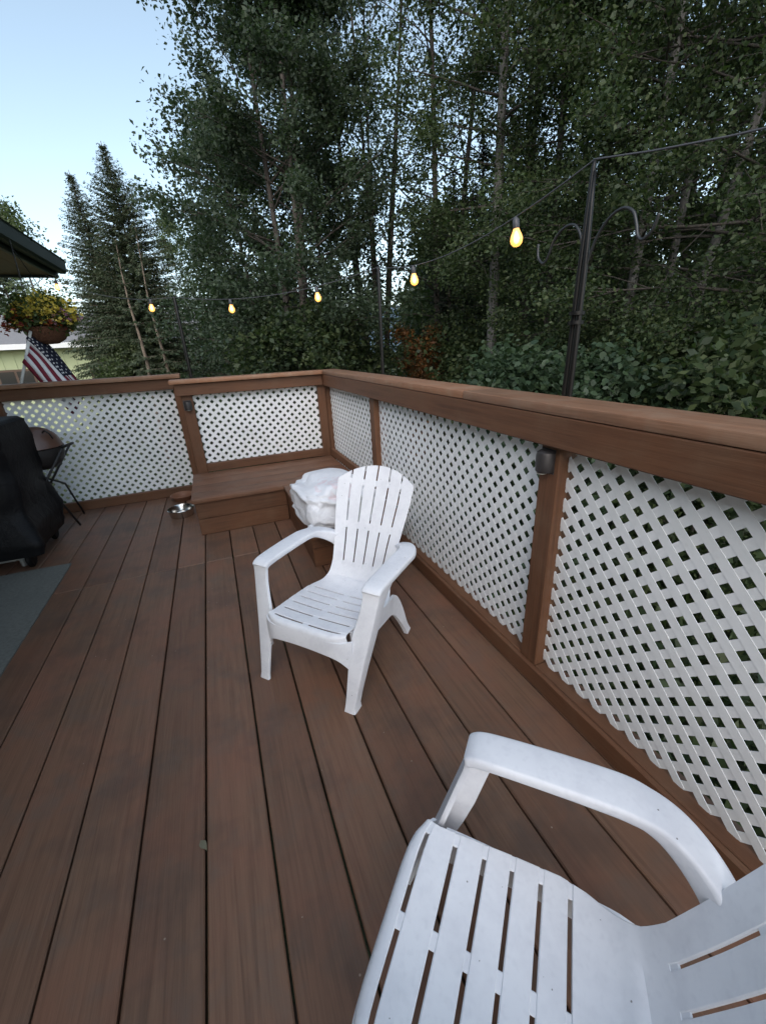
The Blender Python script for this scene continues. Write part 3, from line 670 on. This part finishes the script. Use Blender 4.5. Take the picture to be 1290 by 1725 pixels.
# hanging basket of flowers
hb = tag(empty('hanging_basket', (-1.33, 5.02, 1.55)), 'hanging basket overflowing with yellow and rust flowers below the eave', 'flower basket')
M_bask = bark('coir', (.19,.085,.045), (.09,.04,.022), (20,20,20))
part('bowl', *lathe([(0,-.005), (.07,.0), (.13,.035), (.165,.085), (.18,.135), (.175,.14), (.16,.13), (0,.12)], 28), M_bask, hb, True, 50)
for t in (20, 140, 260): part('hanger', *tube([(.17*math.cos(R(t)), .17*math.sin(R(t)), .135), (-.05, 0, .78)], .003, 5), M_black, hb)
part('hook', *tube([(-.05,0,.775), (-.05,0,.83)], .005, 6), M_black, hb)
def leaves(C, sig, n_each, size, aspect=.6, droop=.35, seed=1, flat=.0, sz_var=.6, hexa=False):
    """n leaf quads (folded rhombs) scattered round the cluster centres C"""
    g = np.random.default_rng(seed); C = np.repeat(np.asarray(C, float), n_each, 0); n = len(C)
    P = C+g.normal(0, 1, (n, 3))*np.asarray(sig)
    d = g.normal(0, 1, (n, 3)); d[:, 2] = d[:, 2]*.6-droop; d /= np.linalg.norm(d, axis=1)[:, None]
    a = g.normal(0, 1, (n, 3)); a[:, 2] *= (1-flat); a -= d*(a*d).sum(1)[:, None]; a /= np.linalg.norm(a, axis=1)[:, None]
    nn = np.cross(d, a); s = (size*(1+sz_var*g.uniform(-1, 1, n)))[:, None]
    if hexa:
        o_ = lambda u, w, h: P+d*s*u+a*s*aspect*w+nn*s*h
        V = np.stack([o_(0,0,0), o_(.2,.36,.05), o_(.5,.5,.07), o_(.8,.27,.02), o_(1.02,0,-.06), o_(.8,-.27,.02), o_(.5,-.5,.07), o_(.2,-.36,.05)], 1).reshape(-1, 3)
        return V, np.arange(n*8).reshape(-1, 8)
    V = np.stack([P, P+d*s*.45+a*s*aspect*.5+nn*s*.10, P+d*s, P+d*s*.45-a*s*aspect*.5+nn*s*.10], 1).reshape(-1, 3)
    return V, np.arange(n*4).reshape(-1, 4)
M_bfol = foliage('basket_leaf', [(.07,.10,.03), (.10,.13,.04), (.05,.07,.025)], .3)
M_flY = foliage('yellow_petal', [(.70,.52,.08), (.58,.46,.08), (.74,.58,.16)], .3); M_flR = foliage('rust_petal', [(.36,.07,.03), (.42,.14,.04), (.30,.06,.06)], .3)
M_flP = foliage('mauve_petal', [(.30,.15,.20), (.24,.12,.15)], .3)
def dome(n, rx, rz, zc, seed, cx=0):
    g = np.random.default_rng(seed); d = g.normal(0, 1, (n, 3)); d[:, 2] = np.abs(d[:, 2])*.9-.25; d /= np.linalg.norm(d, axis=1)[:, None]; return d*np.array([rx, rx, rz])*g.uniform(.72, 1.02, (n, 1))+np.array([cx, 0, zc])
for nm, M, C, sg, n_, s_ in (('foliage', M_bfol, dome(420, .235, .20, .20, 1), .03, 6, .035), ('yellow_flowers', M_flY, dome(300, .25, .21, .215, 2, .03), .014, 8, .027), ('rust_flowers', M_flR, dome(80, .25, .17, .16, 3, -.06), .014, 8, .026), ('mauve_flowers', M_flP, dome(26, .26, .19, .2, 4, .05), .014, 7, .026)):
    V, Q = leaves(C, sg, n_, s_, .75, .0, 5); q = link(bpy.data.objects.new(nm, np_mesh(nm, V, Q, M)), hb); q['kind'] = 'stuff'

# flag on a white staff
fg = tag(empty('flag', (-1.6, 4.86, 1.15)), 'striped flag with starred blue corner hanging from a white staff', 'flag')
FO = Vector((-1.6, 4.86, 1.15)); M_white = mat('white_paint', (.78,.78,.76), .4)
part('staff', *tube([Vector((-1.665, 4.86, 1.10))-FO, Vector((-1.405, 4.86, 1.655))-FO], .012, 10), M_white, fg, True)
part('bracket', *tube([Vector((-1.665, 4.83, 1.13))-FO, Vector((-1.665, 4.78, 1.13))-FO], .018, 8), M_black, fg, True)
M_fr, M_fw, M_fb = mat('flag_red', (.17,.012,.03), .8), mat('flag_white', (.72,.71,.73), .8), mat('flag_blue', (.006,.009,.028), .8)
A_, B_ = Vector((-1.43, 4.85, 1.61)), Vector((-1.54, 4.85, 1.40)); DU = Vector((.42, .03, -.90)).normalized()
def fpt(u, v):      # u along stripes (0..1), v from top edge to bottom edge (0..1)
    vv = max(0, (v-.50)/.50); p = A_.lerp(B_, vv)
    if v < .50: p = p+Vector((.035, .17, .0))*((.50-v)/.50)
    return p+DU*(u*.60)+Vector((.012*math.sin(v*9+u*4), .028*math.sin(v*11+u*5), .012*math.sin(u*9)))-FO
def sheet(name, u0, u1, v0, v1, M, par, nu, nv, off=0):
    V = [fpt(u0+(u1-u0)*i/nu, v0+(v1-v0)*j/nv)+Vector((0, off, 0)) for j in range(nv+1) for i in range(nu+1)]
    F = [(j*(nu+1)+i, j*(nu+1)+i+1, (j+1)*(nu+1)+i+1, (j+1)*(nu+1)+i) for j in range(nv) for i in range(nu)]
    o = part(name, V, F, M, par, True); o.modifiers.new('cloth', 'SOLIDIFY').thickness = .002; return o
for i in range(13):
    u0 = .62 if i < 7 else 0
    sheet('stripe', u0, 1.0, i/13, (i+1)/13, M_fr if i % 2 == 0 else M_fw, fg, 10, 2)
cn = sheet('canton', 0, .62, 0, 7/13, M_fb, fg, 12, 8)
def star(c, r, ex, ey): return [c+ex*(r*(1 if i % 2 == 0 else .42)*math.cos(R(90+36*i)))+ey*(r*(1 if i % 2 == 0 else .42)*math.sin(R(90+36*i))) for i in range(10)]
for j in range(9):
    for i in range(6 if j % 2 == 0 else 5):
        u = .62*((i+.5)/6+(0 if j % 2 == 0 else 1/12)); v = 7/13*(j+.6)/9.2; c_ = fpt(u, v); ex = (fpt(u+.01, v)-c_).normalized(); ey = (fpt(u, v-.01)-c_); ey = (ey-ex*ey.dot(ex)).normalized(); nrm = ex.cross(ey); nrm = -nrm if nrm.y > 0 else nrm
        part('star', star(c_+nrm*.004, .012, ex, ey), [tuple(range(10))], M_fw, cn)

# ------------------------------------------------------------------ trees
def polar(az, D): return D*math.sin(R(az)), D*math.cos(R(az))
def branchwork(H, Rc, t0, stems, nl, seed, lean=(0,0), tr=.12, up=(18,62), prof=None, subs=5, wig=.12, spread=1.0):
    g = random.Random(seed); tubes = []; tips = []
    prof = prof or (lambda f: math.sin(math.pi*min(1, .22+.78*f))**.7*(1 if f < .8 else 1-(f-.8)*2.2))
    st = []
    for k in range(stems):
        a = 2*math.pi*(k+g.random()*.6)/max(1, stems); sp = 0 if stems == 1 else g.uniform(.10, .22)*H*.5*spread
        P = []; rr = tr/(stems**.45); w1, w2 = g.uniform(0, 6), g.uniform(0, 6)
        for i in range(10):
            f = i/9; P.append(Vector((lean[0]*f**1.3+math.cos(a)*sp*f**1.15+wig*f*math.sin(f*5+w1)+(.12*math.cos(a) if stems > 1 else 0), lean[1]*f**1.3+math.sin(a)*sp*f**1.15+wig*f*math.sin(f*4.3+w2)+(.12*math.sin(a) if stems > 1 else 0), H*f*(1-.06*k/max(1, stems)))))
        st.append(P); tubes.append(tube(P, [rr*(1.25 if i == 0 else 1)*(1-.86*(i/9)**.9) for i in range(10)], 9))
    ga = g.uniform(0, 6)
    for i in range(nl):
        f = t0+(1-t0)*((i+g.uniform(.1, .9))/nl); P = st[i % stems]; x = f*9; q = min(int(x), 8); p0 = P[q].lerp(P[q+1], x-q)
        ga += 2.4+g.uniform(-.4, .4); L = Rc*max(.12, prof((f-t0)/(1-t0)))*g.uniform(.7, 1.12); el = R(up[0]+(up[1]-up[0])*(f-t0)/(1-t0)+g.uniform(-12, 12))
        d = Vector((math.cos(ga)*math.cos(el), math.sin(ga)*math.cos(el), math.sin(el))); B = [p0]
        for s in range(1, 6): B.append(B[-1]+(d+Vector((g.uniform(-.2,.2), g.uniform(-.2,.2), g.uniform(-.1,.12)+.05*s-.035*s*s*.5))).normalized()*L/5)
        r0 = tr*.26*(1-f*.6)/(stems**.3); tubes.append(tube(B, [r0*(1-.8*j/5) for j in range(6)], 6)); tips.append(B[-1])
        for s in range(subs):
            u = .28+.72*(s+g.random())/subs; x = u*5; q = min(int(x), 4); b0 = B[q].lerp(B[q+1], x-q)
            d2 = (d+Vector((g.uniform(-1,1), g.uniform(-1,1), g.uniform(-.55,.75)))*.95).normalized(); l2 = L*(.62-.30*u)*g.uniform(.6, 1.3); S = [b0]
            for j in range(3): S.append(S[-1]+(d2+Vector((g.uniform(-.25,.25), g.uniform(-.25,.25), -.10*j))).normalized()*l2/3)
            tubes.append(tube(S, [r0*.32, r0*.24, r0*.15, r0*.08], 4, False)); tips += [S[1].lerp(S[2], g.random()), S[2], S[2].lerp(S[3], .5), S[3]]
    return tubes, tips
def leafy_tree(label, az, D, H, Rc, M, MB, seed, t0=.18, stems=1, nl=46, per=34, size=.075, sig=.13, lean=(0,0), tr=.12, name='leafy_tree', group='leafy trees beyond the railing', subs=5, up=(18,62), prof=None, dz=0, cat='tree', spread=1.0, hexa=False):
    x, y = polar(az, D); e = tag(empty(name, (x, y, GZ+dz)), label, cat, group)
    tubes, tips = branchwork(H, Rc, t0, stems, nl, seed, lean, tr, up, prof, subs, .12, spread)
    part('trunk', *join(*tubes[:stems]), MB, e, True); part('limbs', *join(*tubes[stems:]), M_barkD, e, True)
    V, Q = leaves([tuple(t) for t in tips], (sig, sig, sig*.8), per, size, .62, .35, seed+50, hexa=hexa)
    link(bpy.data.objects.new('crown', np_mesh('crown', V, Q, M)), e); return e
def spruce(label, az, D, H, R0, M, MB, seed, name='spruce_tree', group='spruce trees', whorl=.2, nb=8, bare=.04, dense=1.0, lean=(0,0), droop=.35, tr=.11):
    g = np.random.default_rng(seed); x, y = polar(az, D); e = tag(empty(name, (x, y, GZ)), label, 'tree', group)
    TP = [Vector((lean[0]*i/8+.04*math.sin(i*1.3+seed), lean[1]*i/8, H*i/8)) for i in range(9)]; tubes = [tube(TP, [tr*(1-.93*i/8) for i in range(9)], 9)]
    C, Dv, Sz = [], [], []; z = H*bare; 
    while z < H*.985:
        f = z/H; i = min(int(f*8), 7); c0 = np.array(TP[i].lerp(TP[i+1], f*8-i)); L0 = R0*((1-f)**.78)*(1 if f > .12 else .75+f*2)*min(1, .35+(1-f)*4.5)
        a0 = g.uniform(0, 6.3)
        for b in range(nb):
            a = a0+2*math.pi*b/nb+g.uniform(-.3, .3); L = L0*g.uniform(.6, 1.15)+.03; n = max(3, int(L/.055*dense)); s = np.linspace(.12, 1, n)
            el = .42*f+.08-droop*(1-f); dz = L*(el*s-.28*s*s*(1-f)+.20*np.maximum(0, s-.65)**1.5)
            p = c0+np.stack([np.cos(a)*L*s, np.sin(a)*L*s, dz+g.uniform(-.05, .05)], 1); tubes.append(tube([p[0]-(p[0]-c0)*.9, p[n//2], p[-1]], [.012*(1.2-f), .008*(1.2-f), .003], 4, False))
            for sd in (-1, 1, 0):
                th = a+sd*R(52)+g.uniform(-.25, .25, n); l = (.13+.12*L*(1-s))*g.uniform(.6, 1.25, n)*(.35+.65*(1-f))
                C.append(p); Dv.append(np.stack([np.cos(th), np.sin(th), -.30-.55*g.random(n)*(1-f)], 1)); Sz.append(l)
        z += whorl*(1-.35*f)*g.uniform(.8, 1.2)
    C, Dv, Sz = np.concatenate(C), np.concatenate(Dv), np.concatenate(Sz); Dv /= np.linalg.norm(Dv, axis=1)[:, None]
    C = np.repeat(C, 2, 0)+g.normal(0, .018, (len(C)*2, 3)); Dv = np.repeat(Dv, 2, 0)+g.normal(0, .25, (len(Dv)*2, 3)); Sz = np.repeat(Sz, 2)
    A = np.cross(Dv, g.normal(0, .35, Dv.shape)+np.array([0, 0, 1])); A /= np.linalg.norm(A, axis=1)[:, None]
    s = Sz[:, None]; wd = .026+.08*s
    V = np.stack([C, C+Dv*s*.45+A*wd*.5, C+Dv*s, C+Dv*s*.45-A*wd*.5], 1).reshape(-1, 3)
    part('trunk', *join(*tubes), MB, e, True); link(bpy.data.objects.new('crown', np_mesh('crown', V, np.arange(len(V)).reshape(-1, 4), M)), e); return e

# the big blue-green tree and the thin-stemmed clump to its right
leafy_tree('broad dark leafy tree rising left of centre behind the bench', 11.2, 9.6, 11.5, 2.35, M_leafA, M_barkD, 11, .10, 3, 130, 50, .060, .125, (.35,.5), .15, subs=6, spread=.35, up=(4,58), prof=lambda f: (.85+.3*f if f < .4 else max(.3, .97-(f-.4)*1.9)))
leafy_tree('airy clump of thin stems with sky showing through, right of the broad tree', 21.5, 12.0, 12.5, 2.3, M_leafA, M_barkD, 12, .38, 6, 60, 16, .066, .13, (0,0), .15, subs=5, up=(35,70))
leafy_tree('tall birch with a straight pale trunk behind the railing', 36.2, 8.2, 13.5, 1.7, M_leafB, M_barkP, 13, .30, 1, 60, 54, .046, .14, (-.15,.1), .115, up=(-5,50), subs=6)
leafy_tree('leafy tree just left of the pale birch trunk', 30.0, 11.5, 13, 2.5, M_leafB, M_barkD, 14, .25, 2, 60, 20, .062, .13, (0,0), .14, up=(10,60))
leafy_tree('leafy tree directly behind the shepherd hook', 44.0, 8.5, 12.5, 2.2, M_leafC, M_barkD, 15, .2, 2, 80, 56, .046, .115, (0,0), .12, up=(0,55))
leafy_tree('leafy tree with a greyish trunk right of the shepherd hook', 50.5, 7.2, 12, 2.1, M_leafC, M_barkP, 16, .22, 1, 80, 56, .042, .105, (.2,.0), .085, up=(-8,50), subs=6)
leafy_tree('leafy tree with twin grey trunks near the right edge', 54.5, 7.6, 12, 2.2, M_leafB, M_barkP, 17, .2, 2, 84, 56, .042, .105, (.3,-.1), .11, up=(-8,50), subs=6)
leafy_tree('leafy tree filling the far right edge', 63.0, 7.2, 12, 2.6, M_leafC, M_barkD, 18, .12, 1, 104, 56, .042, .105, (0,0), .11, up=(-8,50), subs=6)
leafy_tree('distant leafy tree seen between the birch and the shepherd hook', 40.0, 13, 14, 2.8, M_leafC, M_barkD, 19, .15, 2, 70, 28, .066, .19, (0,0), .15)
leafy_tree('distant leafy tree behind the twin grey trunks', 57.0, 12.5, 13, 3.0, M_leafC, M_barkD, 20, .12, 2, 76, 28, .066, .19, (0,0), .15)
leafy_tree('distant leafy tree behind the greyish single trunk', 48.5, 13.5, 13, 2.9, M_leafB, M_barkD, 21, .12, 2, 70, 28, .066, .19, (0,0), .15)
leafy_tree('distant leafy tree at the far right behind the nearest crowns', 65.0, 13, 13, 3.0, M_leafC, M_barkD, 24, .1, 2, 60, 20, .09, .2, (0,0), .15)
leafy_tree('dark leafy tree filling in behind the broad tree', 14.5, 13.0, 7.5, 2.2, M_leafA, M_barkD, 25, .06, 2, 54, 20, .075, .17, (0,0), .14, up=(5,58))
leafy_tree('lower leafy tree behind the left flank of the broad tree', 8.5, 12.5, 8.0, 1.9, M_leafA, M_barkD, 26, .06, 2, 76, 30, .072, .19, (0,0), .12, up=(5,58))
# conifers
SG = 'spruce trees beside the neighbouring house'
spruce('tallest spruce at the left with a pointed top', -5.6, 16, 8.5, 2.75, M_needle, M_barkT, 31, group=SG, nb=15, whorl=.17, droop=.34)
spruce('slimmer spruce leaning against the left side of the tallest one', -8.9, 17.5, 8.2, 2.15, M_needle, M_barkT, 32, group=SG, nb=14, whorl=.17, droop=.36)
spruce('dark spruce under the eave at the left edge', -17.0, 30, 9.3, 3.4, M_needle, M_barkT, 33, group=SG, nb=12)
spruce('thin half-bare spruce with tan trunk in front of the tallest spruce', -6.6, 13.0, 5.6, .55, M_needle, M_barkT, 34, group=SG, whorl=.42, nb=4, bare=.35, tr=.085)
spruce('thin half-bare spruce with tan trunk at the right of its twin', -4.6, 13.6, 6.0, .6, M_needle, M_barkT, 35, group=SG, whorl=.42, nb=4, bare=.35, tr=.075)
spruce('dense black-green spruce right of the rust-coloured shrub', 30.8, 11.0, 6.4, 1.25, M_needleD, M_barkD, 36, group='dark spruces in the wood')
spruce('dense black-green spruce left of the pale birch trunk', 34.0, 12.0, 7.4, 1.5, M_needleD, M_barkD, 37, group='dark spruces in the wood')
# pale young trees at the left
YG = 'pale young trees by the neighbouring house'
leafy_tree('pale young birch between the tall spruce and the broad tree', -1.2, 31, 10.5, 2.2, M_pale, M_barkP, 41, .12, 1, 46, 18, .10, .17, (0,0), .07, group=YG)
leafy_tree('pale birch top showing above the eave at the left', -14.6, 24, 8.6, 1.6, M_pale, M_barkP, 42, .2, 1, 40, 7, .11, .18, (0,0), .08, group=YG)
leafy_tree('light green sapling in front of the neighbouring house', -7.6, 15.5, 3.4, .95, M_pale, M_barkD, 43, .08, 3, 34, 18, .075, .13, (0,0), .05, group=YG)
leafy_tree('light green sapling beside the corner of the neighbouring house', 2.6, 17, 4.4, 1.2, M_pale, M_barkD, 44, .05, 3, 40, 18, .09, .16, (0,0), .06, group=YG)
# shrubs
def shrub(label, az, D, H, Rc, M, seed, size=.09, per=16, nl=26, group='shrubs under the trees', sig=.11, cat='shrub', stems=4, hexa=False):
    return leafy_tree(label, az, D, H, Rc, M, M_barkD, seed, .08, stems, nl, per, size, sig, (0,0), .035, 'shrub', group, 4, (25,70), lambda f: .55+.45*math.sin(f*3.1), cat=cat, hexa=hexa)
shrub('rust-orange shrub between the thin stems and the dark spruce', 27.3, 9.6, 3.05, .45, M_rust, 51, .058, 30, 30, sig=.10)
for i, (az, D, H, Rc, lab) in enumerate(((38.5,5.4,2.4,.75,'broad-leaved shrub beside the pale birch trunk'), (42.0,5.0,2.4,.8,'broad-leaved shrub left of the shepherd hook base'), (46.5,5.2,2.35,.8,'broad-leaved shrub right of the shepherd hook base'), (50.5,5.6,2.3,.7,'low broad-leaved shrub in front of the greyish trunk'))):
    shrub(lab, az, D, H, Rc, M_shrub, 60+i, .062, 26, 32, 'broad-leaved shrubs behind the railing', .13, hexa=True)
for i, (az, D, H, Rc, lab) in enumerate(((8.2,9.4,2.9,1.05,'dark shrub below the left side of the broad tree'), (9.5,8.4,3.0,1.3,'dark shrub directly behind the bench railing'), (15,8.8,3.0,1.3,'dark shrub behind the railing corner'), (19,10.5,2.5,.9,'dark shrub under the thin stems'), (34,8.8,2.6,1.2,'dark shrub at the foot of the pale birch'), (57,6.2,2.5,1.1,'dark shrub under the twin grey trunks'), (63.5,5.4,2.4,1.1,'dark shrub at the right edge of the wood'), (-5.2,13.5,2.0,.7,'grey-green shrub in front of the tan trunks'))):
    shrub(lab, az, D, H, Rc, M_leafC if i < 7 else M_shrub, 70+i, .085, 15, 34, 'dark shrubs under the trees', .14)
# far wood: copies of three coarse trees that read as one mass
protos = [branchwork(11, 2.6, .06, 2, 50, 90+i, (0,0), .15) for i in range(3)]
Vs, Fs, off = [], [], 0; g = np.random.default_rng(5); vtr = []
for i in range(64):
    az = g.uniform(3, 92); az = az+6.5 if 19.5 < az < 26 else az; D = g.uniform(19, 46); x, y = polar(az, D); tb, tp = protos[i % 3]; s = g.uniform(.62, .85) if az > 27 else g.uniform(.42, .6)
    T = np.array([tuple(t) for t in tp])*s+np.array([x, y, GZ]); V, Q = leaves(T, .32, 7, .26, .65, .3, 500+i); Vs.append(V); Fs.append(Q+off); off += len(V)
o = link(bpy.data.objects.new('far_wood', np_mesh('far_wood', np.concatenate(Vs), np.concatenate(Fs), M_leafC))); o['kind'] = 'stuff'; tag(o, 'far-off dark green wood closing the view behind the trees', 'wood')
# undergrowth between deck and trees
n = 2600; az = g.uniform(-25, 105, n); D = np.where(g.random(n) < .55, g.uniform(2.2, 6.5, n), g.uniform(6, 18, n)); xx_ = D*np.sin(np.radians(az)); yy_ = D*np.cos(np.radians(az)); ok = (xx_ > 1.5) | (yy_ > 5.2)
C = np.stack([xx_, yy_, np.full(n, GZ+.14)], 1)[ok]; V, Q = leaves(C, (.22,.22,.10), 16, .13, .45, -.7, 77)
o = link(bpy.data.objects.new('undergrowth', np_mesh('undergrowth', V, Q, M_leafC))); o['kind'] = 'stuff'; tag(o, 'low dark green undergrowth covering the ground below the deck', 'ground cover')

# ------------------------------------------------------------------ neighbouring house
M_lime = mat('pale_green_siding', (.42,.47,.27), .7); k = NT(M_lime); tc = k.n('ShaderNodeTexCoord'); a = k.n('ShaderNodeTexNoise', i_Scale=3, i_Detail=5); k.l(tc.outputs['Object'], a.inputs[0]); k.l(k.mix(a.outputs[0], (.37,.42,.24), (.47,.52,.30)), k.b.inputs['Base Color'])
M_groof = mat('grey_shingle', (.23,.22,.22), .9); k = NT(M_groof); tc = k.n('ShaderNodeTexCoord'); a = k.n('ShaderNodeTexNoise', i_Scale=25, i_Detail=4); k.l(tc.outputs['Object'], a.inputs[0]); k.l(k.mix(a.outputs[0], (.15,.145,.145), (.30,.29,.29)), k.b.inputs['Base Color'])
M_glass = mat('dark_glass', (.02,.022,.022), .1); M_brown = mat('brown_frame', (.09,.05,.03), .6)
NX0, NX1, NY0, NY1, NZ = -11.5, -.35, 21.0, 28.0, 1.95
nh = tag(empty('neighbour_house', ((NX0+NX1)/2, NY0, GZ)), 'pale green neighbouring house with a grey roof behind the spruces', 'house')
NO = Vector(((NX0+NX1)/2, NY0, GZ)); nb_ = lambda n_, lo, hi, M, p=nh: box(n_, Vector(lo)-NO, Vector(hi)-NO, M, p, .004)
nb_('wall', (NX0, NY0, GZ-.3), (NX1, NY1, NZ), M_lime)
for i in range(28):
    x = NX0+.2+i*.4
    if x < NX1-.05: nb_('batten', (x-.025, NY0-.018, GZ), (x+.025, NY0-.001, NZ-.16), M_lime)
ym = (NY0+NY1)/2; rz = NZ+1.25; V = []
for x in (NX0-.4, NX1+.4):
    for y, z in ((NY0-.5, NZ-.05), (ym, rz), (NY1+.5, NZ-.05), (NY1+.5, NZ+.1), (ym, rz+.15), (NY0-.5, NZ+.1)): V.append(Vector((x, y, z))-NO)
part('roof', V, [(0,1,4,5), (1,2,3,4), (6,11,10,7), (7,10,9,8), (5,4,10,11), (4,3,9,10), (0,6,7,1), (1,7,8,2), (0,5,11,6), (2,8,9,3)], M_groof, nh)
nb_('fascia', (NX0-.41, NY0-.53, NZ-.10), (NX1+.41, NY0-.502, NZ+.09), M_white)
V = [Vector((NX1-.01, NY0, NZ))-NO, Vector((NX1-.01, NY1, NZ))-NO, Vector((NX1-.01, ym, rz-.02))-NO]; part('gable', V+[v-Vector((.1,0,0)) for v in V], [(0,1,2), (5,4,3), (0,3,4,1), (1,4,5,2), (2,5,3,0)], M_lime, nh)
nb_('corner_trim', (NX1-.12, NY0-.03, GZ), (NX1+.03, NY0-.002, NZ-.12), M_white)
for x in (-3.9, -7.0):
    wn = nb_('window', (x-.62, NY0-.035, .05), (x+.62, NY0-.003, 1.15), M_brown)
    for s_ in (-1, 1): o = nb_('pane', (x+s_*.29-.25, NY0-.045, .13), (x+s_*.29+.25, NY0-.037, 1.07), M_glass)
nb_('garage_door', (-10.9, NY0-.03, GZ+.02), (-8.2, NY0-.002, .7), M_white)

# ------------------------------------------------------------------ a fallen leaf on the boards
V = [Vector((x, y, z)) for x, y, z in ((0,-.022,.002), (.012,-.010,.005), (.014,.006,.006), (0,.024,.003), (-.013,.007,.007), (-.012,-.009,.005), (0,0,.003), (.001,-.036,.004))]
lf = part('fallen_leaf', V, [(0,1,6), (1,2,6), (2,3,6), (3,4,6), (4,5,6), (5,0,6), (0,7,1)], mat('withered_leaf', (.15,.14,.09), .7), None, True); lf.location = (-.283, .943, .0); lf.rotation_euler.z = .4; lf.scale = (.75, .75, .75)
tag(lf, 'small withered greenish leaf lying on a gap between the deck boards', 'leaf')
